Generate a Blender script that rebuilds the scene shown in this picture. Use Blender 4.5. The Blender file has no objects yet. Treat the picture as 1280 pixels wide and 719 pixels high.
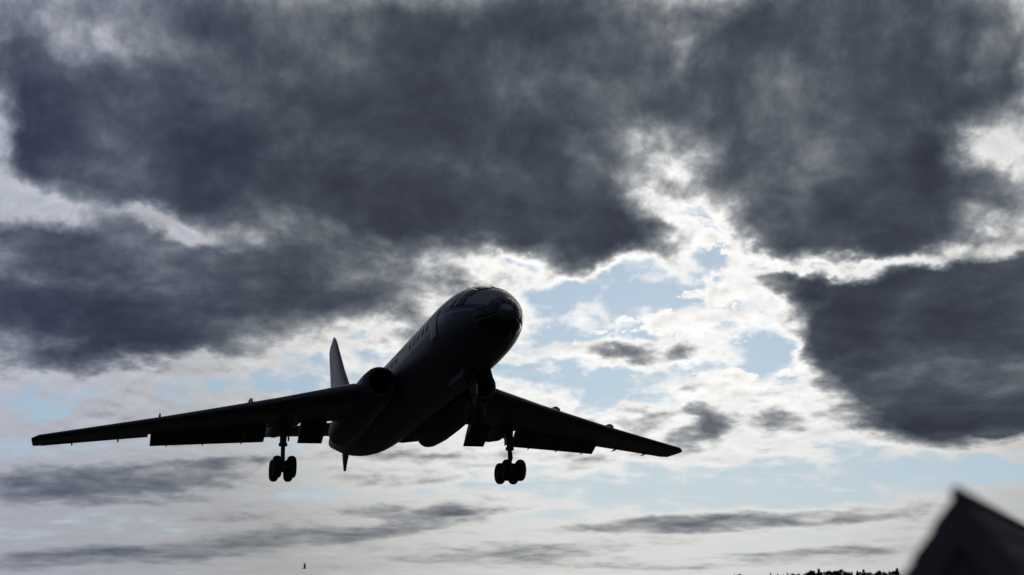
import bpy, bmesh, math, random
from mathutils import Vector, Matrix
R = math.radians
sc = bpy.context.scene
C = sc.collection
random.seed(7)

# ------------------------------------------------------------------ camera
cam_d = bpy.data.cameras.new('camera')
cam = bpy.data.objects.new('camera', cam_d)
C.objects.link(cam)
cam.location = (0, 0, 1.7)
cam.rotation_euler = (R(90 + 11.76), 0, 0)
cam_d.sensor_width = 36.0
cam_d.lens = 49.78
cam_d.clip_start = 0.05
cam_d.clip_end = 60000
cam_d.dof.use_dof = True
cam_d.dof.focus_distance = 75.0
cam_d.dof.aperture_fstop = 0.62
sc.camera = cam

# ------------------------------------------------------------------ exposure
sc.view_settings.view_transform = 'Standard'
sc.view_settings.look = 'None'
sc.view_settings.exposure = 0.0
sc.view_settings.gamma = 1.0
sc.view_settings.use_curve_mapping = False

SUN_AZ, SUN_EL = 6.0, 12.5          # degrees right of the view axis, above the horizon

# ------------------------------------------------------------------ sun, veiled by the cloud
sun_d = bpy.data.lights.new('sun', 'SUN')
sun_d.energy = 0.5
sun_d.angle = R(35)
sun_d.color = (1.0, 0.93, 0.82)
sun = bpy.data.objects.new('sun', sun_d)
C.objects.link(sun)
sdir = Vector((math.sin(R(SUN_AZ)) * math.cos(R(SUN_EL)), math.cos(R(SUN_AZ)) * math.cos(R(SUN_EL)), math.sin(R(SUN_EL))))
sun.rotation_euler = sdir.to_track_quat('Z', 'Y').to_euler()

# ------------------------------------------------------------------ sky: Nishita air with broken cloud in front of it
# cloud masses: azimuth, elevation, half width, half height (degrees), tilt, thickness, softness of the rim
CLOUDS = [
    (-10.42, 19.01, 13.49, 7.06, -3, 0.66, 0.60),
    (-0.68, 18.51, 11.19, 7.54, 0, 0.55, 0.60),
    (-15.78, 16.62, 5.94, 4.08, 5, 0.40, 0.50),
    (-7.42, 18.37, 10.00, 2.83, -8, 0.22, 1.00),
    (4.10, 21.00, 6.13, 4.08, 0, 0.36, 0.60),
    (0.00, 15.30, 9.71, 3.14, -10, 0.45, 0.70),
    (4.33, 13.97, 3.98, 1.32, -14, 0.35, 0.80),
    (2.99, 12.86, 2.48, 1.13, 10, 0.45, 0.90),
    (-5.34, 15.24, 7.31, 1.88, 0, 0.20, 0.90),
    (-19.63, 18.72, 2.12, 4.08, 20, 0.42, 0.80),
    (-19.79, 20.81, 4.56, 1.88, 10, 0.10, 0.90),
    (-14.83, 22.24, 5.16, 1.41, 0, 0.12, 0.90),
    (-16.37, 21.18, 3.48, 1.44, 20, -0.25, 1.00),
    (-20.10, 16.85, 1.34, 2.51, 0, -0.22, 1.00),
    (-15.17, 11.19, 12.01, 3.30, 3, 0.42, 0.50),
    (-7.90, 12.12, 8.45, 2.83, 6, 0.22, 0.70),
    (-18.99, 9.59, 7.64, 2.67, 8, 0.30, 0.70),
    (-14.14, 9.35, 8.02, 1.57, 8, 0.20, 0.90),
    (-19.20, 12.64, 4.75, 1.57, -10, 0.30, 0.90),
    (-18.80, 15.59, 2.71, 1.26, -10, 0.20, 0.90),
    (-5.27, 11.31, 4.26, 1.26, 18, 0.30, 0.90),
    (-11.14, 12.48, 9.58, 1.88, 0, 0.14, 1.00),
    (-18.27, 14.41, 3.92, 0.75, -20, -0.26, 1.00),
    (-13.58, 13.79, 4.41, 0.69, -10, -0.37, 1.00),
    (-18.63, 12.99, 3.59, 0.94, 0, 0.25, 1.00),
    (13.73, 19.88, 8.54, 5.97, 0, 0.72, 0.60),
    (12.51, 21.52, 5.89, 3.45, 0, 0.25, 0.80),
    (14.58, 14.83, 7.84, 3.30, -2, 0.78, 0.60),
    (11.26, 15.34, 3.87, 2.35, -20, 0.25, 0.90),
    (9.36, 17.01, 2.96, 2.51, -20, 0.30, 0.90),
    (18.68, 16.07, 2.42, 1.13, 25, -0.32, 1.00),
    (19.72, 19.91, 3.34, 3.45, 0, 0.35, 0.80),
    (18.96, 20.00, 1.68, 1.41, 0, -0.35, 1.00),
    (20.48, 15.90, 1.18, 2.51, 0, -0.10, 1.00),
    (6.98, 20.75, 0.88, 2.67, -8, -0.22, 1.00),
    (6.40, 17.93, 2.67, 2.35, 0, 0.14, 0.90),
    (6.05, 17.30, 2.00, 1.26, -30, -0.14, 1.00),
    (17.16, 8.76, 6.73, 4.24, -5, 1.05, 0.42),
    (13.09, 10.12, 3.28, 2.67, -20, 0.60, 0.60),
    (20.02, 9.53, 4.06, 4.71, 0, 0.50, 0.50),
    (17.64, 6.89, 5.17, 1.57, -9, 0.55, 0.50),
    (24.30, 8.36, 7.07, 3.77, 4, 0.70, 0.70),
    (24.08, 15.51, 5.62, 2.83, 0, 0.50, 0.90),
    (10.46, 11.62, 1.60, 0.82, -15, 0.45, 0.80),
    (12.06, 11.75, 2.06, 0.69, -5, 0.40, 0.80),
    (15.85, 12.31, 6.76, 0.82, 2, -0.58, 1.00),
    (6.98, 14.62, 4.94, 0.82, -27, -0.24, 0.90),
    (10.52, 12.99, 3.86, 0.63, -20, -0.16, 0.90),
    (8.34, 15.94, 1.64, 1.26, -30, 0.15, 0.90),
    (-1.66, 12.87, 3.65, 1.07, 6, -0.15, 0.90),
    (5.24, 10.08, 7.50, 4.08, 5, -0.17, 0.50),
    (4.73, 8.61, 4.06, 0.88, 3, 0.50, 0.90),
    (6.53, 9.26, 1.94, 0.69, 10, 0.12, 0.90),
    (0.00, 12.72, 2.99, 0.75, 5, -0.06, 0.90),
    (7.48, 6.14, 1.91, 0.94, 15, 0.48, 1.00),
    (10.26, 6.22, 3.45, 0.69, -5, 0.22, 1.00),
    (12.13, 5.96, 3.72, 1.10, -5, 0.16, 0.80),
    (4.21, 6.50, 2.58, 0.50, -5, 0.22, 0.90),
    (1.98, 11.16, 2.31, 0.94, 15, -0.18, 0.80),
    (0.00, 12.55, 1.33, 0.50, 0, -0.12, 0.90),
    (8.57, 12.96, 0.97, 0.82, -30, -0.24, 0.90),
    (5.26, 11.12, 2.62, 0.69, 20, -0.16, 0.90),
    (1.63, 7.86, 4.23, 1.07, -5, -0.20, 0.80),
    (10.35, 8.53, 1.58, 1.32, 40, -0.30, 0.80),
    (-9.98, 7.11, 6.31, 1.26, 5, -0.12, 0.90),
    (-18.23, 6.86, 3.23, 1.26, 5, -0.10, 0.90),
    (-12.57, 8.94, 6.24, 0.94, 10, 0.10, 0.90),
    (-4.59, 9.77, 3.59, 1.26, 20, 0.16, 0.90),
    (-12.21, 8.01, 1.87, 0.44, 8, 0.12, 0.90),
    (-17.28, 5.98, 4.14, 0.50, 5, 0.12, 0.90),
    (-15.97, 3.81, 9.81, 1.26, 2, 0.46, 0.90),
    (-18.26, 2.86, 4.91, 0.69, 6, 0.20, 0.80),
    (-10.21, 4.65, 6.25, 0.44, 3, 0.22, 0.90),
    (-12.53, 1.31, 9.71, 0.88, 5, 0.38, 0.90),
    (-17.83, 0.74, 5.47, 0.69, 2, 0.16, 0.80),
    (-3.83, 2.28, 4.77, 0.44, 8, 0.20, 0.90),
    (-2.58, 4.97, 3.86, 0.38, 3, 0.20, 0.90),
    (-12.42, 5.64, 6.17, 0.31, 3, 0.14, 0.90),
    (10.18, 3.96, 13.08, 1.32, 1, -0.26, 0.50),
    (8.25, 2.35, 9.39, 0.57, 2, 0.30, 0.60),
    (15.31, 2.60, 3.87, 0.47, 3, 0.16, 0.80),
    (11.31, 1.10, 6.73, 0.38, 1, 0.30, 0.90),
    (0.00, 1.18, 8.28, 0.69, 3, 0.26, 0.90),
    (-2.56, 2.75, 5.75, 0.31, 3, 0.12, 0.90),
    (5.07, 0.68, 10.72, 0.31, 0, 0.18, 0.90),
    (-5.11, 2.74, 7.62, 0.44, 3, 0.16, 0.90),
    (-4.49, 4.01, 6.39, 0.38, 2, 0.12, 0.90),
    (16.95, 5.31, 5.92, 0.44, 0, -0.05, 0.90),
]
CUMULUS = [
    (4.92, 9.93, 3.59, 1.26, 8, 0.55, 0.80),
    (2.95, 9.14, 1.96, 0.75, 0, 0.30, 0.90),
    (7.85, 10.35, 2.58, 1.57, 20, 0.50, 0.80),
    (8.70, 11.93, 2.59, 1.57, 0, 0.50, 0.80),
    (1.64, 8.99, 2.29, 0.50, -5, 0.30, 0.90),
    (8.09, 7.47, 2.87, 1.41, 15, 0.60, 0.80),
    (9.98, 7.11, 3.47, 1.26, -10, 0.40, 0.90),
    (9.42, 9.35, 1.28, 1.88, 0, 0.35, 0.90),
    (-0.66, 12.97, 4.32, 1.07, 0, 0.52, 0.90),
    (2.32, 12.22, 2.65, 0.75, 0, 0.45, 0.90),
    (0.66, 10.13, 2.30, 0.63, 10, 0.42, 0.90),
    (5.34, 15.08, 2.99, 0.94, -27, 0.60, 0.90),
    (9.56, 13.34, 3.56, 0.75, -20, 0.65, 0.90),
    (7.30, 14.06, 1.97, 0.94, -25, 0.50, 0.90),
    (15.85, 12.31, 5.53, 0.82, 0, 0.50, 0.90),
    (10.47, 11.87, 2.24, 1.57, 0, 0.30, 0.90),
    (3.97, 12.04, 4.28, 0.82, 8, 0.22, 0.90),
    (11.58, 7.71, 1.88, 1.57, 0, 0.35, 0.90),
]
w = bpy.data.worlds.new('World')
sc.world = w
w.use_nodes = True
nt = w.node_tree
nt.nodes.clear()
L = nt.links.new


def N(kind, **kw):
    n = nt.nodes.new(kind)
    for k, v in kw.items():
        setattr(n, k, v)
    return n


def put(sock, v):
    if isinstance(v, bpy.types.NodeSocket):
        L(v, sock)
    else:
        sock.default_value = v


def M(op, a, b=None, c=None):
    n = N('ShaderNodeMath', operation=op)
    for i, v in enumerate((a, b, c)):
        if v is not None:
            put(n.inputs[i], v)
    return n.outputs[0]


def VM(op, a, b=None, out=0):
    n = N('ShaderNodeVectorMath', operation=op)
    put(n.inputs[0], a)
    if b is not None:
        put(n.inputs[1], b)
    return n.outputs[out]


def step(v, a, b, lo=0.0, hi=1.0, kind='SMOOTHSTEP'):
    n = N('ShaderNodeMapRange', interpolation_type=kind, clamp=True)
    put(n.inputs['Value'], v)
    n.inputs['From Min'].default_value = a
    n.inputs['From Max'].default_value = b
    n.inputs['To Min'].default_value = lo
    n.inputs['To Max'].default_value = hi
    return n.outputs['Result']


def noise(vec, scale, detail, rough=0.55, dist=0.0, lac=2.0, color=False):
    n = N('ShaderNodeTexNoise', noise_dimensions='3D')
    n.inputs['Scale'].default_value = scale
    n.inputs['Detail'].default_value = detail
    n.inputs['Roughness'].default_value = rough
    n.inputs['Distortion'].default_value = dist
    n.inputs['Lacunarity'].default_value = lac
    L(vec, n.inputs['Vector'])
    return n.outputs['Color' if color else 'Fac']


def srgb(r, g, b):
    f = lambda c: c / 12.92 if c <= 0.04045 else ((c + 0.055) / 1.055) ** 2.4
    return (f(r / 255), f(g / 255), f(b / 255), 1)


tc = N('ShaderNodeTexCoord')
D = VM('NORMALIZE', tc.outputs['Generated'])
sx = N('ShaderNodeSeparateXYZ')
L(D, sx.inputs[0])
X, Y, Z = sx.outputs
AZ = M('MULTIPLY', M('ARCTAN2', X, Y), 57.29578)
EL = M('MULTIPLY', M('ARCSINE', Z), 57.29578)
cb = N('ShaderNodeCombineXYZ')
L(AZ, cb.inputs[0])
L(EL, cb.inputs[1])
# cloud layer seen in perspective: low clouds crowd into flat streaks
HD = VM('NORMALIZE', VM('MULTIPLY', D, (1, 1, 0)))
hs = N('ShaderNodeSeparateXYZ')
L(HD, hs.inputs[0])
pl = N('ShaderNodeCombineXYZ')
L(M('MULTIPLY', hs.outputs[0], 57.3), pl.inputs[0])
L(M('MULTIPLY', hs.outputs[1], 57.3), pl.inputs[1])
L(M('MULTIPLY', M('LOGARITHM', M('ADD', M('MAXIMUM', EL, 0.0), 3.0), 2.71828), 24.0), pl.inputs[2])
P = pl.outputs[0]
w1 = VM('SUBTRACT', noise(P, 0.10, 3, 0.5, color=True), (0.5, 0.5, 0.5))
w2 = VM('SUBTRACT', noise(P, 0.42, 5, 0.6, color=True), (0.5, 0.5, 0.5))
wob = VM('ADD', VM('MULTIPLY', w1, (4.0, 2.6, 0)), VM('MULTIPLY', w2, (2.6, 2.2, 0)))
vs = N('ShaderNodeSeparateXYZ')
L(wob, vs.inputs[0])
low = step(EL, 1.0, 10.0, 0.22, 1.0)
wb = N('ShaderNodeCombineXYZ')
L(vs.outputs[0], wb.inputs[0])
L(M('MULTIPLY', vs.outputs[1], low), wb.inputs[1])
Q = VM('ADD', cb.outputs[0], wb.outputs[0])

# thick overcast everywhere except the broken part ahead
def mass(az, el, ra, re, tilt, amp, soft, T):
    m = N('ShaderNodeMapping', vector_type='TEXTURE')
    L(Q, m.inputs['Vector'])
    m.inputs['Location'].default_value = (az, el, 0)
    m.inputs['Rotation'].default_value = (0, 0, R(tilt))
    m.inputs['Scale'].default_value = (ra, re, 1)
    ln = VM('LENGTH', m.outputs[0], out=1)
    v = step(ln, 1.0, 1.0 - soft, 0.0, amp)
    return M('ADD', T, v) if T is not None else v


T = M('SUBTRACT', 1.0, mass(1.0, 11.0, 40, 22, 0, 0.87, 0.30, None))
for i, cl in enumerate(CLOUDS):
    if i % 20 == 19:                 # chains the batches, so that the shader's memory is freed in between
        tv = N('ShaderNodeCombineXYZ')
        L(M('MULTIPLY', T, 1e-6), tv.inputs[0])
        Q = VM('ADD', Q, tv.outputs[0])
    T = mass(*cl, T)
T = M('MINIMUM', T, 0.86)
f1 = noise(P, 0.17, 9, 0.60, 0.2)
f2 = noise(P, 0.62, 8, 0.60, 0.3)
f2s = noise(VM('ADD', P, (0.0, 0.0, 0.6)), 0.62, 5, 0.55, 0.3)
bil = M('ABSOLUTE', M('SUBTRACT', noise(P, 0.40, 7, 0.52), 0.5))
f0 = noise(VM('MULTIPLY', P, (0.55, 0.55, 1.25)), 0.13, 4, 0.55, 0.6)      # layers inside the decks
T = M('ADD', T, M('MULTIPLY', M('SUBTRACT', f0, 0.5), step(T, 0.35, 0.75, 0.0, 0.85)))
calm = step(T, 0.30, 0.85, 1.5, 0.5)                      # the thick decks are smoother than their torn rims
det = M('ADD', M('MULTIPLY', M('SUBTRACT', f1, 0.5), 1.05),
        M('MULTIPLY', calm, M('ADD', M('MULTIPLY', M('SUBTRACT', f2, 0.5), 0.55), M('MULTIPLY', M('SUBTRACT', 0.10, bil), 0.7))))
fade = step(EL, 0.0, 9.0, 0.50, 1.0)
st = N('ShaderNodeCombineXYZ')                             # long flat streaks near the horizon
L(M('MULTIPLY', AZ, 0.16), st.inputs[0])
L(M('MULTIPLY', EL, 1.35), st.inputs[1])
streak = M('MULTIPLY', M('SUBTRACT', noise(st.outputs[0], 1.0, 6, 0.6, 0.4), 0.5), step(EL, 2.5, 9.0, 0.62, 0.0))
T = M('ADD', T, streak)
T = M('ADD', T, M('MULTIPLY', det, fade))
edge = M('MULTIPLY', step(T, 0.75, 0.30, 0.25, 1.0), step(EL, 1.0, 10.0, -0.10, -0.70))
relief = M('ADD', 1.0, M('MULTIPLY', M('SUBTRACT', f2, f2s), edge))    # tops of the puffs catch the light

ramp = N('ShaderNodeValToRGB')
ramp.color_ramp.interpolation = 'B_SPLINE'
stops = [(0.00, (240, 240, 240)), (0.15, (248, 247, 245)), (0.24, (226, 225, 223)), (0.33, (176, 178, 180)),
         (0.43, (131, 135, 140)), (0.54, (97, 103, 111)), (0.66, (71, 77, 88)), (0.80, (56, 61, 73)), (1.0, (45, 49, 62))]
els = ramp.color_ramp.elements
while len(els) < len(stops):
    els.new(0.5)
for e, (p_, c_) in zip(els, stops):
    e.position = p_
    e.color = srgb(*c_)
L(M('DIVIDE', T, 1.25), ramp.inputs['Fac'])

# light coming through thin cloud falls off away from the hidden sun
sd = VM('DOT_PRODUCT', D, tuple(sdir), out=1)
glow = step(sd, 0.94, 0.997, 0.55, 1.06)
thin = step(T, 0.70, 0.15)
lit = M('MULTIPLY', M('ADD', M('MULTIPLY', M('SUBTRACT', glow, 1.0), thin), 1.0), relief)
warm = N('ShaderNodeMix', data_type='RGBA')               # low cloud seen through more air is dimmer and creamier, the far left bluer
put(warm.inputs['Factor'], step(EL, 1.0, 9.0, 1.0, 0.0))
warm.inputs['A'].default_value = (1, 1, 1, 1)
warm.inputs['B'].default_value = (0.80, 0.805, 0.81, 1)
cool = N('ShaderNodeMix', data_type='RGBA')
put(cool.inputs['Factor'], step(AZ, -20.0, -6.0, 1.0, 0.0))
cool.inputs['A'].default_value = (1, 1, 1, 1)
cool.inputs['B'].default_value = (0.95, 0.99, 1.14, 1)
cloud = VM('MULTIPLY', VM('MULTIPLY', ramp.outputs['Color'], warm.outputs['Result']), cool.outputs['Result'])
sc_ = N('ShaderNodeVectorMath', operation='SCALE')
L(cloud, sc_.inputs[0])
L(lit, sc_.inputs['Scale'])

sky = N('ShaderNodeTexSky', sky_type='NISHITA')
sky.sun_disc = False
sky.sun_elevation = R(SUN_EL)
sky.sun_rotation = R(SUN_AZ)
sky.air_density = 1.0
sky.dust_density = 0.3
sky.ozone_density = 2.0
skyc = VM('MULTIPLY', sky.outputs[0], (0.40, 0.50, 0.66))
# milky veil of high thin cloud, denser towards the horizon
veil = N('ShaderNodeMix', data_type='RGBA')
put(veil.inputs['Factor'], step(EL, 1.0, 16.0, 0.80, 0.45))
L(skyc, veil.inputs['A'])
veil.inputs['B'].default_value = tuple(10 * c for c in srgb(176, 196, 213)[:3]) + (1,)
skyc = veil.outputs['Result']

mixs = N('ShaderNodeMix', data_type='RGBA')
put(mixs.inputs['Factor'], step(T, -0.10, 0.18))
sk2 = N('ShaderNodeVectorMath', operation='SCALE')
L(skyc, sk2.inputs[0])
sk2.inputs['Scale'].default_value = 1.0
L(sk2.outputs[0], mixs.inputs['A'])
cl10 = N('ShaderNodeVectorMath', operation='SCALE')      # cloud radiance on the same scale as the sky texture
L(sc_.outputs[0], cl10.inputs[0])
cl10.inputs['Scale'].default_value = 10.0
L(cl10.outputs[0], mixs.inputs['B'])
# small crisp cumulus in the gap ahead, behind the dark decks
CT = None
for cl in CUMULUS:
    CT = mass(*cl, CT)
cb1 = M('ABSOLUTE', M('SUBTRACT', noise(P, 0.42, 2, 0.5, 0.2), 0.5))
cb2 = M('ABSOLUTE', M('SUBTRACT', noise(P, 0.95, 6, 0.62, 0.2), 0.5))
Pu = VM('ADD', P, (-0.12, 0.0, 0.42))
cu2 = M('ABSOLUTE', M('SUBTRACT', noise(Pu, 0.95, 3, 0.55, 0.2), 0.5))
cden = M('ADD', M('SUBTRACT', CT, 0.62), M('ADD', M('MULTIPLY', cb1, 1.5), M('MULTIPLY', cb2, 1.3)))
calpha = step(cden, 0.0, 0.13)
cshade = M('ADD', step(cden, 0.22, 0.80, 1.02, 0.50), M('MULTIPLY', M('SUBTRACT', cb2, cu2), 1.35))
ccol = N('ShaderNodeVectorMath', operation='SCALE')
ccol.inputs[0].default_value = tuple(10 * c for c in srgb(249, 247, 244)[:3])
L(M('MULTIPLY', M('MINIMUM', M('MAXIMUM', cshade, 0.25), 1.05), M('MINIMUM', glow, 1.0)), ccol.inputs['Scale'])
cmix = N('ShaderNodeMix', data_type='RGBA')
L(calpha, cmix.inputs['Factor'])
L(sk2.outputs[0], cmix.inputs['A'])
L(ccol.outputs[0], cmix.inputs['B'])
L(cmix.outputs['Result'], mixs.inputs['A'])
bg = N('ShaderNodeBackground')
L(mixs.outputs['Result'], bg.inputs['Color'])
bg.inputs['Strength'].default_value = 0.10
wo = N('ShaderNodeOutputWorld')
L(bg.outputs[0], wo.inputs['Surface'])

# ------------------------------------------------------------------ materials
def mat(name, base, rough=0.5, metal=0.0, var=0.15, scale=3.0, bump=0.0, coat=0.0):
    m = bpy.data.materials.new(name)
    m.use_nodes = True
    t = m.node_tree
    b = t.nodes['Principled BSDF']
    b.inputs['Roughness'].default_value = rough
    b.inputs['Metallic'].default_value = metal
    b.inputs['Coat Weight'].default_value = coat
    co = t.nodes.new('ShaderNodeTexCoord')
    nz = t.nodes.new('ShaderNodeTexNoise')
    nz.inputs['Scale'].default_value = scale
    nz.inputs['Detail'].default_value = 8
    nz.inputs['Roughness'].default_value = 0.65
    t.links.new(co.outputs['Object'], nz.inputs['Vector'])
    rp = t.nodes.new('ShaderNodeMix')
    rp.data_type = 'RGBA'
    rp.inputs['A'].default_value = tuple(c * (1 - var) for c in base) + (1,)
    rp.inputs['B'].default_value = tuple(min(1, c * (1 + var)) for c in base) + (1,)
    t.links.new(nz.outputs['Fac'], rp.inputs['Factor'])
    t.links.new(rp.outputs['Result'], b.inputs['Base Color'])
    rr = t.nodes.new('ShaderNodeMapRange')
    rr.inputs['To Min'].default_value = max(0.03, rough - 0.12)
    rr.inputs['To Max'].default_value = min(1, rough + 0.12)
    t.links.new(nz.outputs['Fac'], rr.inputs['Value'])
    t.links.new(rr.outputs['Result'], b.inputs['Roughness'])
    if bump:
        bp = t.nodes.new('ShaderNodeBump')
        bp.inputs['Strength'].default_value = bump
        t.links.new(nz.outputs['Fac'], bp.inputs['Height'])
        t.links.new(bp.outputs['Normal'], b.inputs['Normal'])
    return m


WHITE = mat('silver_paint', (0.21, 0.22, 0.25), 0.40, 0.1, 0.18)
METAL = mat('dull_grey_metal', (0.066, 0.068, 0.076), 0.5, 0.3, 0.12, 2.0)
BLUE = mat('dark_blue_paint', (0.02, 0.03, 0.10), 0.4)
GLASS = mat('dark_glass', (0.012, 0.014, 0.018), 0.25)
RUBBER = mat('tyre_rubber', (0.02, 0.02, 0.021), 0.8)
STEEL = mat('gear_steel', (0.07, 0.07, 0.075), 0.5, 0.4)
SOOT = mat('sooty_metal', (0.05, 0.05, 0.05), 0.6, 0.5)
GRASS = mat('grass', (0.030, 0.038, 0.018), 0.95, 0, 0.75, 0.35, 0.4)
LEAF = mat('dark_foliage', (0.030, 0.042, 0.018), 0.85, 0, 0.5, 1.0)
BARK = mat('bark', (0.06, 0.045, 0.035), 0.9)
FELT = mat('roof_felt', (0.075, 0.062, 0.072), 0.9, 0, 0.35, 6.0, 0.3)
BOARD = mat('tarred_boards', (0.16, 0.13, 0.145), 0.8, 0, 0.4, 5.0, 0.2)
FEATHER = mat('grey_feathers', (0.10, 0.095, 0.085), 0.8)


# ------------------------------------------------------------------ helpers
def obj(name, verts, faces, mats, parent=None, fm=None, smooth=True, solid=0.0, loc=None):
    me = bpy.data.meshes.new(name)
    me.from_pydata([tuple(v) for v in verts], [], faces)
    for m in (mats if isinstance(mats, (list, tuple)) else [mats]):
        me.materials.append(m)
    if fm:
        for p_, i in zip(me.polygons, fm):
            p_.material_index = i
    bm = bmesh.new()
    bm.from_mesh(me)
    bmesh.ops.remove_doubles(bm, verts=bm.verts, dist=1e-5)
    bmesh.ops.recalc_face_normals(bm, faces=bm.faces)
    bm.to_mesh(me)
    bm.free()
    if smooth:
        me.shade_smooth()
        me.set_sharp_from_angle(angle=R(38))
    o = bpy.data.objects.new(name, me)
    C.objects.link(o)
    if loc:
        o.location = loc
    if parent:
        o.parent = parent
    if solid:
        md = o.modifiers.new('thick', 'SOLIDIFY')
        md.thickness = solid
        md.offset = 1
    return o


class MB:
    """collects shapes for ONE mesh"""
    def __init__(s):
        s.v, s.f, s.m = [], [], []

    def add(s, v, f, mi=0):
        k = len(s.v)
        s.v += [Vector(q) for q in v]
        s.f += [tuple(i + k for i in q) for q in f]
        s.m += [mi] * len(f)

    def rings(s, rings, cap=True, mi=0, closed=True):
        n = len(rings[0])
        v = [q for r in rings for q in r]
        f = []
        for i in range(len(rings) - 1):
            for j in range(n if closed else n - 1):
                a, b = i * n + j, i * n + (j + 1) % n
                f.append((a, b, b + n, a + n))
        if cap:
            f.append(tuple(range(n)))
            f.append(tuple(range((len(rings) - 1) * n, len(rings) * n)))
        s.add(v, f, mi)

    def tube(s, pts, rad, n=12, mi=0):
        pts = [Vector(q) for q in pts]
        if not isinstance(rad, (list, tuple)):
            rad = [rad] * len(pts)
        rg = []
        for i, q in enumerate(pts):
            d = (pts[min(i + 1, len(pts) - 1)] - pts[max(i - 1, 0)]).normalized()
            u = d.orthogonal().normalized() if abs(d.z) < .9 else Vector((1, 0, 0)).cross(d).normalized()
            w_ = d.cross(u)
            rg.append([q + (u * math.cos(6.28318 * k / n) + w_ * math.sin(6.28318 * k / n)) * rad[i] for k in range(n)])
        s.rings(rg, mi=mi)

    def box(s, c, h, rot=None, mi=0):
        v = []
        for dx in (-1, 1):
            for dy in (-1, 1):
                for dz in (-1, 1):
                    q = Vector((dx * h[0], dy * h[1], dz * h[2]))
                    if rot is not None:
                        q = rot @ q
                    v.append(q + Vector(c))
        s.add(v, [(0, 1, 3, 2), (4, 6, 7, 5), (0, 4, 5, 1), (2, 3, 7, 6), (0, 2, 6, 4), (1, 5, 7, 3)], mi)

    def lathe(s, axis_o, axis_d, prof, n=24, mi=0, cap=True):
        """prof: list of (along, radius)"""
        d = Vector(axis_d).normalized()
        u = d.orthogonal().normalized()
        w_ = d.cross(u)
        s.rings([[Vector(axis_o) + d * a + (u * math.cos(6.2831853 * k / n) + w_ * math.sin(6.2831853 * k / n)) * r for k in range(n)] for a, r in prof], cap=cap, mi=mi)

    def build(s, name, mats, parent=None, **kw):
        return obj(name, s.v, s.f, mats, parent, s.m, **kw)


def tag(o, label=None, cat=None, group=None, kind=None):
    for k, v in (('label', label), ('category', cat), ('group', group), ('kind', kind)):
        if v:
            o[k] = v
    return o


def empty(name, loc):
    o = bpy.data.objects.new(name, None)
    o.empty_display_size = 0.3
    C.objects.link(o)
    o.location = loc
    return o


def copy_tree(o, parent=None):
    c = o.copy()
    C.objects.link(c)
    c.parent = parent
    for ch in list(o.children):
        copy_tree(ch, c)
    return c


# ------------------------------------------------------------------ ground: one sheet out to the horizon
gv, gf = [(0, 0, 0)], []
rad = [3, 10, 30, 80, 200, 500, 1200, 3000, 8000, 20000, 45000]
n = 96
for r_ in rad:
    for k in range(n):
        a = 6.2831853 * k / n
        gv.append((r_ * math.cos(a), r_ * math.sin(a), 0))
for k in range(n):
    gf.append((0, 1 + k, 1 + (k + 1) % n))
for i in range(len(rad) - 1):
    for k in range(n):
        a, b = 1 + i * n + k, 1 + i * n + (k + 1) % n
        gf.append((a, a + n, b + n, b))
tag(obj('ground', gv, gf, GRASS, smooth=False), kind='structure')

# ------------------------------------------------------------------ the airliner
# local axes: +X port, +Y aft (metres behind the nose tip), +Z up
plane = empty('jet_airliner', (0, 0, 0))
tag(plane, 'dark swept wing jet airliner coming in to land with wheels and flaps down', 'airplane')
plane.rotation_mode = 'YXZ'
plane.rotation_euler = (-0.0742, -0.0082, 0.2882)
BASE = Vector((0, 18, -4.0))                       # the empty sits under the wing, level with the wheels
rotm = plane.rotation_euler.to_matrix()
plane.location = Vector((-0.18, 51.39, 10.24 + 1.7)) + rotm @ BASE


def pl_obj(mb, name, mats, parent=None, **kw):
    mb.v = [q - BASE for q in mb.v]
    return mb.build(name, mats, parent or plane, **kw)


# fuselage: station, centre height, half width, half height above, half height below
ST = [(0.0, -.42, .03, .03, .03), (.10, -.42, .29, .28, .29), (.30, -.40, .50, .48, .50), (.7, -.36, .76, .73, .74),
      (1.2, -.29, .98, .97, .96), (1.9, -.20, 1.19, 1.19, 1.17), (2.6, -.12, 1.36, 1.38, 1.34), (3.4, -.05, 1.49, 1.51, 1.48),
      (4.4, 0, 1.58, 1.59, 1.58), (5.8, 0, 1.64, 1.64, 1.64), (10, 0, 1.64, 1.64, 1.64), (16, 0, 1.64, 1.64, 1.64), (23, 0, 1.64, 1.64, 1.64),
      (26, .06, 1.60, 1.60, 1.60), (28.5, .18, 1.50, 1.52, 1.47), (31, .34, 1.31, 1.36, 1.24), (33.5, .56, 1.03, 1.10, .95),
      (36, .82, .68, .74, .62), (38, 1.0, .38, .40, .35), (39.2, 1.10, .10, .10, .10)]


def sect(y):
    for i in range(len(ST) - 1):
        if ST[i][0] <= y <= ST[i + 1][0]:
            t = (y - ST[i][0]) / (ST[i + 1][0] - ST[i][0])
            p0, p1 = ST[i], ST[i + 1]
            pm, pn = ST[max(i - 1, 0)], ST[min(i + 2, len(ST) - 1)]
            out = []
            for k in range(1, 5):
                h = p1[0] - p0[0]
                m0 = (p1[k] - pm[k]) / (p1[0] - pm[0]) * h
                m1 = (pn[k] - p0[k]) / (pn[0] - p0[0]) * h
                if i == 0:
                    m0 = (p1[k] - p0[k])
                t2, t3 = t * t, t * t * t
                out.append((2 * t3 - 3 * t2 + 1) * p0[k] + (t3 - 2 * t2 + t) * m0 + (-2 * t3 + 3 * t2) * p1[k] + (t3 - t2) * m1)
            return out
    return list(ST[-1][1:])


def skin(y, a, off=0.0):
    """point on the fuselage; a = angle from straight up, positive to starboard"""
    zc, rw, ru, rd = sect(y)
    ca = math.cos(a)
    return Vector((-(rw + off) * math.sin(a), y, zc + ((ru if ca >= 0 else rd) + off) * ca))


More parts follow.
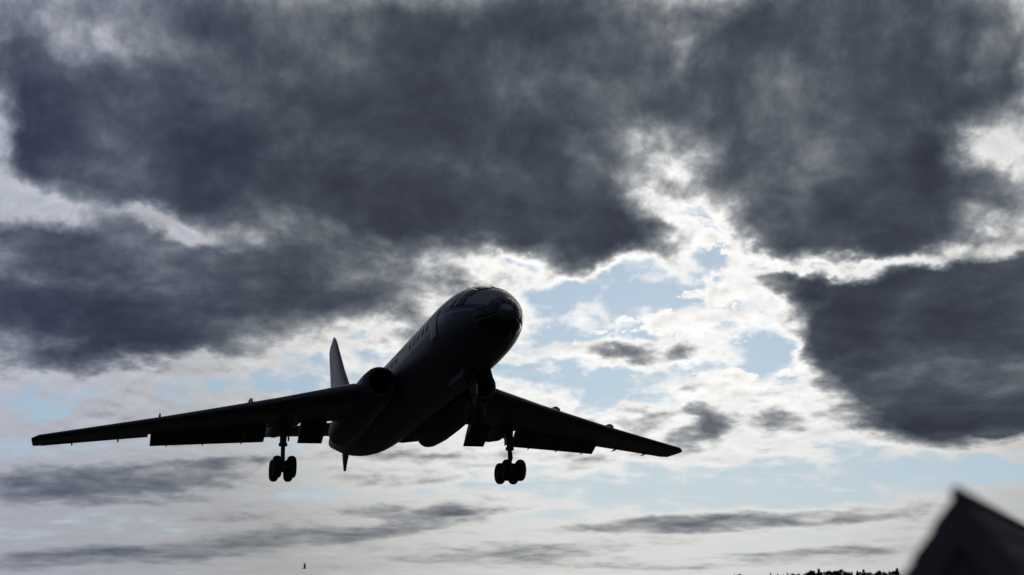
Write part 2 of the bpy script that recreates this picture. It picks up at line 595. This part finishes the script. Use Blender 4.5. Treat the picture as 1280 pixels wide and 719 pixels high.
mb = MB()
ys = [0, .03, .06, .10, .15, .2, .3, .4, .5, .6, .7, .85, 1, 1.2, 1.4, 1.6, 1.9, 2.2, 2.6, 3, 3.4, 3.9, 4.4, 5, 5.8, 7, 8.5, 10, 12, 14, 16, 18, 20, 22, 23, 24.5, 26, 27.2, 28.5, 29.7, 31, 32.2,
      33.5, 34.7, 36, 37, 38, 38.6, 39.2]
NS = 72
rg = [[skin(y, 6.2831853 * k / NS) for k in range(NS)] for y in ys]
mb.rings(rg)
fm = []
for i in range(len(ys) - 1):
    for k in range(NS):
        a = abs(((k + .5) / NS * 360 + 180) % 360 - 180)
        # white roof, blue band along the windows, bare metal below
        fm.append(0 if a < 66 or (78 > a > 75) else (1 if a < 90 else 2))
fm += [2, 2]
mb.m = fm
fus = pl_obj(mb, 'fuselage', [WHITE, BLUE, METAL])


def patch(name, y0, y1, a0, a1, m, parent, off=0.008, ny=6, na=6, taper=0.0, thick=0.01, roundish=False):
    mb = MB()
    v, f = [], []
    if roundish:
        yc, ac = (y0 + y1) / 2, (a0 + a1) / 2
        v.append(skin(yc, R(ac), off))
        for k in range(14):
            t = 6.2831853 * k / 14
            v.append(skin(yc + (y1 - y0) / 2 * math.cos(t), R(ac + (a1 - a0) / 2 * math.sin(t)), off))
        f = [(0, 1 + k, 1 + (k + 1) % 14) for k in range(14)]
    else:
        for i in range(ny + 1):
            for j in range(na + 1):
                s = i / ny
                am, ah = (a0 + a1) / 2, (a1 - a0) / 2 * (1 - taper * (1 - s))
                v.append(skin(y0 + (y1 - y0) * s, R(am - ah + 2 * ah * j / na), off))
        for i in range(ny):
            for j in range(na):
                q = i * (na + 1) + j
                f.append((q, q + 1, q + na + 2, q + na + 1))
    mb.add(v, f)
    return pl_obj(mb, name, m, parent, solid=thick)


# glass nose of the navigator: panes between frames
for a0 in (-150, -114, -78, -42, -6, 30, 66, 102, 138, 174):
    patch('nose_window', .12, .50, a0 + 3, a0 + 33, GLASS, plane)
    if abs(a0 + 18) > 60:
        patch('nose_window', .56, 1.15, a0 + 2, a0 + 34, GLASS, plane)
# cockpit windows round the top of the nose
for a0, a1, y0, y1 in ((2, 25, 1.75, 2.55), (27, 48, 1.85, 2.6), (50, 68, 2.05, 2.75), (52, 68, 2.82, 3.35)):
    patch('cockpit_window', y0, y1, a0, a1, GLASS, plane)
    patch('cockpit_window', y0, y1, -a1, -a0, GLASS, plane)
# round cabin windows
for s in (-1, 1):
    for y in (6.2, 7.0, 7.8, 8.6, 9.4, 12.3, 13.2, 14.1, 15.0, 15.9, 16.8, 17.7, 18.6, 19.5, 20.4, 21.3, 22.2, 23.1, 24.0):
        patch('cabin_window', y - .17, y + .17, s * 76.5 - 5.6, s * 76.5 + 5.6, GLASS, plane, roundish=True)
    patch('cabin_door', 4.55, 5.35, s * 64, s * 106, WHITE if s > 0 else METAL, plane, off=.004, thick=.012)
# skylights and aerials on the roof
for y in (7.0, 8.0, 9.0):
    patch('roof_window', y - .22, y + .22, 8, 22, GLASS, plane, roundish=True)
for y, h in ((5.4, .42), (8.6, .22), (11.0, .28)):
    mb = MB()
    zc, rw, ru, rd = sect(y)
    b0 = zc + ru - .03
    mb.rings([[Vector((sx_ * t_, y + yy * c_ + lag, z_)) for sx_, yy in ((-.5, 0), (0, -1), (.5, 0), (0, 1))] for z_, c_, t_, lag in ((b0, .22, .07, 0), (b0 + h * .6, .15, .05, .12), (b0 + h, .08, .02, .22))])
    pl_obj(mb, 'roof_aerial', METAL)


# ---- wings
def foil(n=15, c1=1.0, t=.115, camber=.015):
    """closed loop: upper surface from the cut to the nose, lower surface back"""
    up, lo = [], []
    for i in range(n + 1):
        x = c1 * (1 - math.cos(math.pi * i / n)) / 2 if c1 > .9 else c1 * (1 - math.cos(math.pi * .5 * i / n))
        th = 5 * t * (.2969 * math.sqrt(x) - .126 * x - .3516 * x * x + .2843 * x ** 3 - .1030 * x ** 4)
        cm = camber * math.sin(math.pi * x)
        up.append((x, cm + th))
        lo.append((x, cm - th))
    return up[::-1] + lo[1:]


# planform: span station, leading edge, chord, height of the chord line, twist (deg), thickness
WS = [(2.3, 13.2, 8.0, -.86, 2.0, .12), (3.2, 12.75, 7.75, -.86, 2.0, .125), (6.3, 15.25, 6.1, -1.02, 1.5, .115),
      (11.3, 19.3, 4.3, -1.20, 1.0, .105), (16.95, 23.75, 2.85, -1.36, 0.0, .10), (17.3, 24.35, 2.2, -1.38, 0.0, .07)]


def ws(s):
    for i in range(len(WS) - 1):
        if WS[i][0] <= s <= WS[i + 1][0]:
            t = (s - WS[i][0]) / (WS[i + 1][0] - WS[i][0])
            return [WS[i][k] + (WS[i + 1][k] - WS[i][k]) * t for k in range(1, 6)]
    return list(WS[-1][1:])


def wpt(side, s, x, z):
    """side +1 = starboard (local -X); x along the chord 0..1, z in chords"""
    le, c, h, tw, _ = ws(s)
    a = R(tw)
    px, pz = x * c, z * c
    return Vector((-side * s, le + px * math.cos(a) + pz * math.sin(a), h - px * math.sin(a) + pz * math.cos(a) + .22 * math.sin(a) * c))


def wing_slab(side, s0, s1, c0, c1, ns=6, drop=0.0, slide=0.0, tfac=1.0, blunt=False):
    """piece of the wing between two chord fractions, optionally swung down about its nose"""
    mb = MB()
    rg = []
    for i in range(ns + 1):
        s = s0 + (s1 - s0) * i / ns
        le, c, h, tw, th = ws(s)
        if c0 == 0:
            loop = foil(c1=c1, t=th)
        else:
            fu = [(x, z) for x, z in foil(n=40, t=th)]
            lp = []
            m = 8
            for k in range(m + 1):
                x = c1 + (c0 - c1) * k / m
                z = max((q for q in fu[:41]), key=lambda q: -abs(q[0] - x))[1]
                lp.append((x, z * tfac))
            zu = lp[-1][1]
            zl = max((q for q in fu[41:]), key=lambda q: -abs(q[0] - c0))[1]
            zm = (zu + zl) / 2
            lp.append((c0 - .018, zm + (zu - zm) * .55))
            lp.append((c0 - .024, zm))
            for k in range(m + 1):
                x = c0 + (c1 - c0) * k / m
                z = max((q for q in fu[41:]), key=lambda q: -abs(q[0] - x))[1]
                lp.append((x, z - .004))
            loop = []
            a = R(drop)
            for x, z in lp:
                dx, dz = x - c0, z - zm
                loop.append((c0 + slide + dx * math.cos(a) + dz * math.sin(a), zm - .012 * (drop != 0) - dx * math.sin(a) + dz * math.cos(a)))
        rg.append([wpt(side, s, x, z) for x, z in loop])
    mb.rings(rg)
    return mb


def add_mb(a, b):
    a.add(b.v, b.f)


for side in (1, -1):
    mb = wing_slab(side, 2.3, 3.62, 0, .80, 4)
    for s0, s1, c1 in ((3.62, 4.8, .76), (4.8, 6.28, .96), (6.28, 11.8, .76), (11.8, 16.95, .74), (16.95, 17.3, 1.0)):
        add_mb(mb, wing_slab(side, s0, s1, 0, c1, 6))
    wing = pl_obj(mb, 'wing', METAL)
    pl_obj(wing_slab(side, 3.6, 4.75, .765, 1.0, 4, 28, .02), 'flap', METAL, wing)
    pl_obj(wing_slab(side, 6.35, 11.68, .765, 1.0, 8, 26, .02), 'flap', METAL, wing)
    pl_obj(wing_slab(side, 11.8, 16.93, .75, 1.0, 8), 'aileron', METAL, wing)
    # flap tracks and aileron hinges under the trailing edge
    for s, x0, x1, r_ in ((7.4, .60, .98, .075), (9.2, .60, .99, .07), (10.9, .62, 1.0, .065), (13.2, .70, 1.03, .045), (15.4, .70, 1.03, .04)):
        mb = MB()
        dz = -.075 if s < 11.6 else -.035
        q = [wpt(side, s, x0 + (x1 - x0) * t, dz - (.055 * t if s < 11.6 else 0)) for t in (0, .3, .7, 1)]
        mb.tube(q, [.02, r_, r_, .02], 10)
        pl_obj(mb, 'hinge_fairing', METAL, wing)
    # fences on the upper skin
    for s in (7.45, 11.4):
        mb = MB()
        le, c, h, tw, th = ws(s)
        top, bot = [], []
        for k in range(13):
            x = .035 + .60 * k / 12
            zf = 5 * th * (.2969 * math.sqrt(x) - .126 * x - .3516 * x * x + .2843 * x ** 3 - .1030 * x ** 4) + .015 * math.sin(math.pi * x)
            hh = .20 / c * min(1, .45 + k / 3, (13 - k) / 4)
            bot.append((x, zf - .01))
            top.append((x, zf + hh))
        rg = []
        for ds in (-.02, .02):
            rg.append([wpt(side, s, *q) + Vector((ds, 0, 0)) for q in top + bot[::-1]])
        mb.rings(rg)
        pl_obj(mb, 'wing_fence', METAL, wing)

    # ---- engine in the wing root
    X0 = -side * 2.30
    mb = MB()
    outer = [(12.05, .62), (12.12, .69), (12.4, .77), (13.2, .83), (15, .86), (18, .86), (20.5, .80), (22.3, .66), (22.75, .58)]
    inner = [(22.75, .50), (22.2, .50), (21.6, .40), (21.55, .02)]
    cz = lambda y: -.64 - .046 * (y - 12)
    NG = 32
    rgs = []
    for y, r_ in [(14.6, .02), (14.55, .50), (13.2, .52), (12.3, .54), (12.05, .57)] + outer + inner:
        rgs.append([Vector((X0 + r_ * math.cos(6.2831853 * k / NG), y, cz(y) + r_ * math.sin(6.2831853 * k / NG))) for k in range(NG)])
    mb.rings(rgs, cap=False)
    mb.m = [1] * (NG * 3) + [0] * (NG * 12) + [1] * (NG * 3)
    mb.m = (mb.m + [1] * len(mb.f))[:len(mb.f)]
    eng = pl_obj(mb, 'engine_nacelle', [METAL, SOOT])
    mb = MB()
    mb.lathe((X0, 13.2, cz(13.2)), (0, 1, 0), [(0, .02), (.1, .12), (.35, .2), (.9, .22)], 20)
    for k in range(17):
        a = 6.2831853 * k / 17
        u = Vector((math.cos(a), 0, math.sin(a)))
        t_ = Vector((-math.sin(a), 0, math.cos(a)))
        o_ = Vector((X0, 13.75, cz(13.75)))
        mb.add([o_ + u * .18, o_ + u * .51, o_ + u * .51 + t_ * .09 + Vector((0, .12, 0)), o_ + u * .18 + t_ * .05 + Vector((0, .12, 0))], [(0, 1, 2, 3)])
    pl_obj(mb, 'compressor_face', SOOT, eng)
    # fairing that closes the gap between the jet pipe and the fuselage
    mb = MB()
    rgs = []
    for y, c_, hw, zc, hh in ((16.5, 1.7, .3, -.7, .3), (18, 1.8, .6, -.74, .6), (21, 1.8, .75, -.78, .72), (23, 1.62, .72, -.72, .68), (24.6, 1.35, .62, -.58, .62), (26.4, 1.0, .4, -.3, .4), (27.6, .8, .06, -.1, .06)):
        rgs.append([Vector((-side * (c_ + hw * math.cos(6.2831853 * k / 24)), y, zc + hh * math.sin(6.2831853 * k / 24))) for k in range(24)])
    mb.rings(rgs)
    pl_obj(mb, 'root_fairing', METAL)
    # ---- undercarriage pod
    PX = -side * 5.66
    mb = MB()
    rgs = []
    for y, hw, up, dn, zc in [(17.6, .05, .05, .05, -1.0), (18.4, .32, .30, .32, -.96), (19.6, .44, .42, .56, -.94), (21.5, .46, .44, .62, -.92), (23.0, .40, .40, .50, -.84),
                              (25.0, .26, .26, .26, -.70), (26.6, .10, .10, .10, -.60), (27.0, .03, .03, .03, -.58)]:
        rgs.append([Vector((PX + hw * math.cos(6.2831853 * k / 24), y, zc + (up if math.sin(6.2831853 * k / 24) > 0 else dn) * math.sin(6.2831853 * k / 24))) for k in range(24)])
    mb.rings(rgs)
    pl_obj(mb, 'gear_pod', METAL)

    # ---- main gear: leg, bogie, four wheels
    GY, AX = 19.2, -3.48
    mb = MB()
    mb.tube([(PX, 19.0, -1.2), (PX, 19.15, -2.35)], [.17, .16], 16)
    mb.tube([(PX, 19.15, -2.3), (PX, GY, AX + .1)], [.105, .10], 14)
    mb.tube([(PX, 19.15, -2.25), (PX, 19.16, -2.4)], [.21, .21], 16)
    mb.tube([(PX, 19.1, -2.1), (PX, 20.6, -1.3)], .075, 10)
    mb.tube([(PX + side * .05, 19.0, -2.1), (PX + side * .42, 18.9, -1.25)], .06, 10)
    mb.tube([(PX, 18.95, -2.35), (PX, 18.78, -2.85), (PX, 19.05, -3.3)], .045, 8)
    gear = pl_obj(mb, 'main_gear_leg', STEEL)
    mb = MB()
    mb.tube([(PX, GY - .72, AX), (PX, GY, AX + .06), (PX, GY + .72, AX)], [.10, .15, .10], 12)
    for dy in (-.60, .60):
        mb.tube([(PX - .45, GY + dy, AX), (PX + .45, GY + dy, AX)], .075, 12)
    pl_obj(mb, 'bogie', STEEL, gear)
    for dy in (-.60, .60):
        for dx in (-.345, .345):
            mb = MB()
            w_ = .20
            mb.lathe((PX + dx - w_, GY + dy, AX), (1, 0, 0), [(0.02, .26), (0, .34), (.015, .44), (.07, .505), (.14, .53), (.20, .535), (.26, .53), (.33, .505), (.385, .44), (.40, .34), (.38, .26)], 32)
            mb.lathe((PX + dx - w_ + .035, GY + dy, AX), (1, 0, 0), [(0, .26), (0, .12), (.03, .10), (.30, .10), (.33, .12), (.33, .26)], 24, mi=1)
            pl_obj(mb, 'wheel', [RUBBER, STEEL], gear)
    mb = MB()
    mb.box((PX + side * .24, 19.0, -1.75), (.015, .22, .42))
    pl_obj(mb, 'gear_door', METAL, gear, smooth=False)

    # ---- tailplane
    mb = MB()
    rg = []
    for s, le, c, h in ((.3, 32.2, 4.6, 1.24), (3.2, 34.4, 3.3, 1.30), (6.3, 36.8, 1.9, 1.36), (6.5, 37.2, 1.2, 1.36)):
        rg.append([Vector((-side * s, le + x * c, h + z * c)) for x, z in foil(t=.09, camber=0)])
    mb.rings(rg)
    pl_obj(mb, 'tailplane', METAL)

# ---- fin and rudder
mb = MB()
rg = []
FIN = [(1.3, 29.8, 8.9, .08), (3.0, 32.2, 7.1, .08), (5.0, 34.8, 4.85, .08), (7.2, 37.25, 3.0, .08), (7.55, 37.7, 2.1, .075), (7.85, 38.3, .6, .05)]
for z, le, c, th in FIN:
    rg.append([Vector((q[1] * c, le + q[0] * c, z)) for q in foil(c1=.70, t=th, camber=0)])
mb.rings(rg)
fin = pl_obj(mb, 'tail_fin', WHITE)
mb = MB()
rg = []
for z, le, c, th in FIN[:-1]:
    lp = [q for q in foil(n=40, t=th, camber=0)]
    up = [q for q in lp[:41] if q[0] >= .712]
    lo = [q for q in lp[41:] if q[0] >= .712]
    k_ = min(len(up), len(lo))
    rg.append([Vector((q[1] * c, le + q[0] * c, z)) for q in up[:k_] + lo[-k_:]])
mb.rings(rg)
pl_obj(mb, 'rudder', WHITE, fin)
# fillet ahead of the fin
mb = MB()
rg = []
for y, h, t_ in ((23.5, .02, .02), (26, .18, .10), (28, .45, .18), (30, .9, .24), (31.2, 1.35, .22)):
    zc, rw, ru, rd = sect(y)
    b0 = zc + ru - .12
    rg.append([Vector((-t_, y, b0)), Vector((-t_ * .5, y, b0 + .12 + h * .6)), Vector((0, y, b0 + .12 + h)), Vector((t_ * .5, y, b0 + .12 + h * .6)), Vector((t_, y, b0))])
mb.rings(rg)
pl_obj(mb, 'dorsal_fin', WHITE)
# tail bumper under the rear fuselage
mb = MB()
rg = []
for z, y0, y1, t_ in ((-.2, 33.0, 35.0, .16), (-.75, 33.8, 34.7, .12), (-1.26, 34.2, 34.5, .07)):
    rg.append([Vector((t_ * math.cos(6.2831853 * k / 12), (y0 + y1) / 2 + (y1 - y0) / 2 * math.sin(6.2831853 * k / 12), z)) for k in range(12)])
mb.rings(rg)
pl_obj(mb, 'tail_bumper', STEEL)

# ---- nose gear
mb = MB()
mb.tube([(0, 5.0, -1.5), (0, 4.95, -2.6)], .13, 14)
mb.tube([(0, 4.95, -2.5), (0, 4.95, -3.3)], .08, 12)
mb.tube([(0, 5.0, -2.5), (0, 6.2, -1.6)], .05, 10)
mb.tube([(-.3, 4.95, -3.3), (.3, 4.95, -3.3)], .06, 10)
ng = pl_obj(mb, 'nose_gear_leg', STEEL)
for dx in (-.24, .24):
    mb = MB()
    mb.lathe((dx - .11, 4.95, -3.3), (1, 0, 0), [(.01, .2), (0, .27), (.03, .35), (.08, .38), (.14, .38), (.19, .35), (.22, .27), (.21, .2)], 28)
    mb.lathe((dx - .08, 4.95, -3.3), (1, 0, 0), [(0, .2), (0, .08), (.16, .08), (.16, .2)], 20, mi=1)
    pl_obj(mb, 'wheel', [RUBBER, STEEL], ng)
for s in (-1, 1):
    mb = MB()
    mb.box((s * .55, 5.5, -1.72), (.018, 1.15, .26), Matrix.Rotation(R(-s * 14), 3, 'Y'))
    pl_obj(mb, 'gear_door', METAL, ng, smooth=False)

# ------------------------------------------------------------------ steep-roofed hut close to the camera
hut = empty('hut', (0, 0, 0))
tag(hut, 'dark out of focus hut with a steep pointed roof in the foreground', 'hut')
hx, hy, HZ = 2.10, 6.70, 2.10
rdir = Vector((2.0, 4.7, 0)).normalized()
gdir = Vector((-rdir.y, rdir.x, 0))
LEN, PITCH, EAVE = 6.0, R(55.5), 1.70
O = Vector((hx, hy, 0))
run = EAVE / math.tan(PITCH)


def hp(l, g, z):
    return O + rdir * l + gdir * g + Vector((0, 0, z))


hut.location = hp(LEN / 2, 0, 0)


def hobj(mb, name, m, parent=None, **kw):
    mb.v = [q - hut.location for q in mb.v]
    return mb.build(name, m, parent or hut, smooth=False, **kw)


mb = MB()
th = .05
for s in (-1, 1):
    nrm = Vector((gdir.x * s * math.sin(PITCH), gdir.y * s * math.sin(PITCH), math.cos(PITCH)))
    rows = 12
    for i in range(rows):
        t0, t1 = i / rows, (i + 1) / rows + .012
        a0, a1 = hp(-.12, s * run * t0, HZ - EAVE * t0), hp(LEN + .12, s * run * t0, HZ - EAVE * t0)
        b0, b1 = hp(-.12, s * run * t1, HZ - EAVE * t1), hp(LEN + .12, s * run * t1, HZ - EAVE * t1)
        u0, u1 = nrm * (-.03), nrm * .004
        l0, l1 = nrm * (-.03), nrm * .018
        mb.add([a0 + u0, a1 + u0, b1 + l0, b0 + l0, a0 + u1, a1 + u1, b1 + l1, b0 + l1],
               [(0, 1, 2, 3), (4, 5, 6, 7), (0, 1, 5, 4), (3, 2, 6, 7), (0, 3, 7, 4), (1, 2, 6, 5)])
roof = hobj(mb, 'roof', FELT)
mb = MB()
mb.tube([hp(-.14, 0, HZ + .005), hp(LEN + .14, 0, HZ + .005)], .03, 10)
hobj(mb, 'ridge_cap', FELT, roof)
for s in (-1, 1):
    mb = MB()
    p0, p1 = hp(-.13, 0, HZ + .0), hp(-.13, s * run, HZ - EAVE)
    dn = Vector((0, 0, -.13 / math.cos(PITCH)))
    mb.add([p0, p1, p1 + dn, p0 + dn] + [q - rdir * .03 for q in (p0, p1, p1 + dn, p0 + dn)],
           [(0, 1, 2, 3), (4, 5, 6, 7), (0, 1, 5, 4), (1, 2, 6, 5), (2, 3, 7, 6), (3, 0, 4, 7)])
    hobj(mb, 'barge_board', BOARD, roof)
for l_ in (-.12, LEN - .06):
    mb = MB()
    nb = 11
    for i in range(nb):
        g0, g1 = -run + 2 * run * i / nb + .004, -run + 2 * run * (i + 1) / nb - .004
        z = lambda g: max(.02, HZ - .06 - EAVE * abs(g) / run)
        gm = (g0 + g1) / 2 if g0 * g1 > 0 else 0
        v = []
        for dl in (0, .025):
            v += [hp(l_ + dl, g0, 0), hp(l_ + dl, g1, 0), hp(l_ + dl, g1, z(g1)), hp(l_ + dl, gm, z(gm)), hp(l_ + dl, g0, z(g0))]
        mb.add(v, [(0, 1, 2, 3, 4), (5, 6, 7, 8, 9), (0, 1, 6, 5), (1, 2, 7, 6), (2, 3, 8, 7), (3, 4, 9, 8), (4, 0, 5, 9)])
    hobj(mb, 'gable_wall', BOARD)
for s in (-1, 1):
    mb = MB()
    q0, q1 = hp(.05, s * (run - .08), 0), hp(LEN - .05, s * (run - .08), 0)
    e = gdir * s * .04
    zz_ = Vector((0, 0, HZ - EAVE + .02))
    mb.add([q0, q1, q1 + zz_, q0 + zz_, q0 - e, q1 - e, q1 + zz_ - e, q0 + zz_ - e], [(0, 1, 2, 3), (4, 5, 6, 7), (0, 1, 5, 4), (2, 3, 7, 6), (0, 3, 7, 4), (1, 2, 6, 5)])
    hobj(mb, 'side_wall', BOARD)

# ------------------------------------------------------------------ far trees on the horizon
def leaf_crown(rnd, h, r, conical):
    mb = MB()
    for i in range(230):
        t = rnd.random()
        if conical:
            z = h * (.14 + .86 * t)
            rr = r * (1 - t) ** .8 * (.55 + .45 * rnd.random()) + .05
        else:
            z = h * (.22 + .78 * t)
            rr = r * math.sqrt(max(0.02, 1 - (2 * t - 1) ** 2)) * (.45 + .6 * rnd.random())
        a = rnd.random() * 6.2832
        c = Vector((rr * math.cos(a), rr * math.sin(a), z))
        s = r * (.16 + .16 * rnd.random())
        u = Vector((rnd.gauss(0, 1), rnd.gauss(0, 1), rnd.gauss(0, .6))).normalized() * s
        v = Vector((rnd.gauss(0, 1), rnd.gauss(0, 1), rnd.gauss(0, .8))).normalized() * s
        mb.add([c - u, c - v * .7, c + u, c + v], [(0, 1, 2, 3)])
    return mb


def make_tree(kind, seed):
    rnd = random.Random(seed)
    root = empty('tree', (0, 0, 0))
    h, r, con = [(7.5, 1.7, True), (6.6, 2.3, False), (6.9, 2.0, False), (8.0, 1.5, True)][kind]
    mb = MB()
    mb.tube([(0, 0, -.1), (.05, .03, h * .35), (0, .06, h * .85)], [.22, .16, .04], 8)
    for k in range(6):
        a = k * 1.1
        z = h * (.3 + .08 * k)
        mb.tube([(0.03, .03, z), (math.cos(a) * r * .4, math.sin(a) * r * .4, z + .5), (math.cos(a) * r * .75, math.sin(a) * r * .75, z + .8)], [.07, .05, .02], 5)
    mb.build('trunk', BARK, root)
    leaf_crown(rnd, h, r, con).build('crown', LEAF, root, smooth=False)
    return root


protos = [make_tree(k, 20 + k) for k in range(4)]
used = set()


def place_tree(az, dist, kind, s, label, group):
    o = protos[kind] if kind not in used else copy_tree(protos[kind])
    used.add(kind)
    o.location = (dist * math.sin(R(az)), dist * math.cos(R(az)), 0)
    o.rotation_euler = (0, 0, random.random() * 6.28)
    o.scale = (s, s, s)
    tag(o, label, 'tree', group)


rnd = random.Random(3)
WOOD = 'dark tree in the little wood on the horizon beside the hut'
for i in range(34):
    az = 11.25 + 3.75 * i / 33 + rnd.uniform(-.07, .07)
    place_tree(az, rnd.uniform(470, 540), rnd.choice((0, 1, 2, 1, 2)), rnd.uniform(.66, .82) * (.80 if az < 11.5 else 1), WOOD, 'trees of the little wood')
FAR = 'tiny far tree on the horizon left of the little wood'
for az in (8.3, 8.75, 8.95, 9.9, 10.15, 10.42, 10.62, 10.8, 11.0):
    place_tree(az, rnd.uniform(600, 680), rnd.choice((0, 1, 3)), rnd.uniform(.62, .78), FAR, 'scattered far trees')

# ------------------------------------------------------------------ a bird low in the distance
bird = empty('bird', (0, 0, 0))
mb = MB()
rg = []
for y, r_, z in ((-.26, .01, .02), (-.22, .035, .02), (-.17, .04, .02), (-.11, .06, 0), (0, .075, 0), (.12, .05, 0), (.24, .03, 0), (.33, .05, 0)):
    fl = .35 if y > .3 else 1
    rg.append([Vector((r_ * math.cos(6.2832 * k / 10), y, z + r_ * fl * math.sin(6.2832 * k / 10))) for k in range(10)])
mb.rings(rg)
for s in (-1, 1):
    rg = []
    for x, z, c, o_ in ((.03, .03, .2, 0), (.16, .24, .18, -.04), (.26, .50, .13, 0), (.32, .68, .03, .09)):
        rg.append([Vector((s * x, -.08 + o_ + q[0] * c, z + q[1] * c)) for q in foil(n=6, t=.1, camber=.06)])
    mb.rings(rg)
mb.build('body', FEATHER, bird)
BAZ, BEL, BD = -8.18, .60, 180
bird.location = (BD * math.sin(R(BAZ)), BD * math.cos(R(BAZ)), 1.7 + BD * math.tan(R(BEL)) - .2)
bird.rotation_euler = (0, 0, R(84))
tag(bird, 'tiny dark bird with raised wings low over the horizon', 'bird')
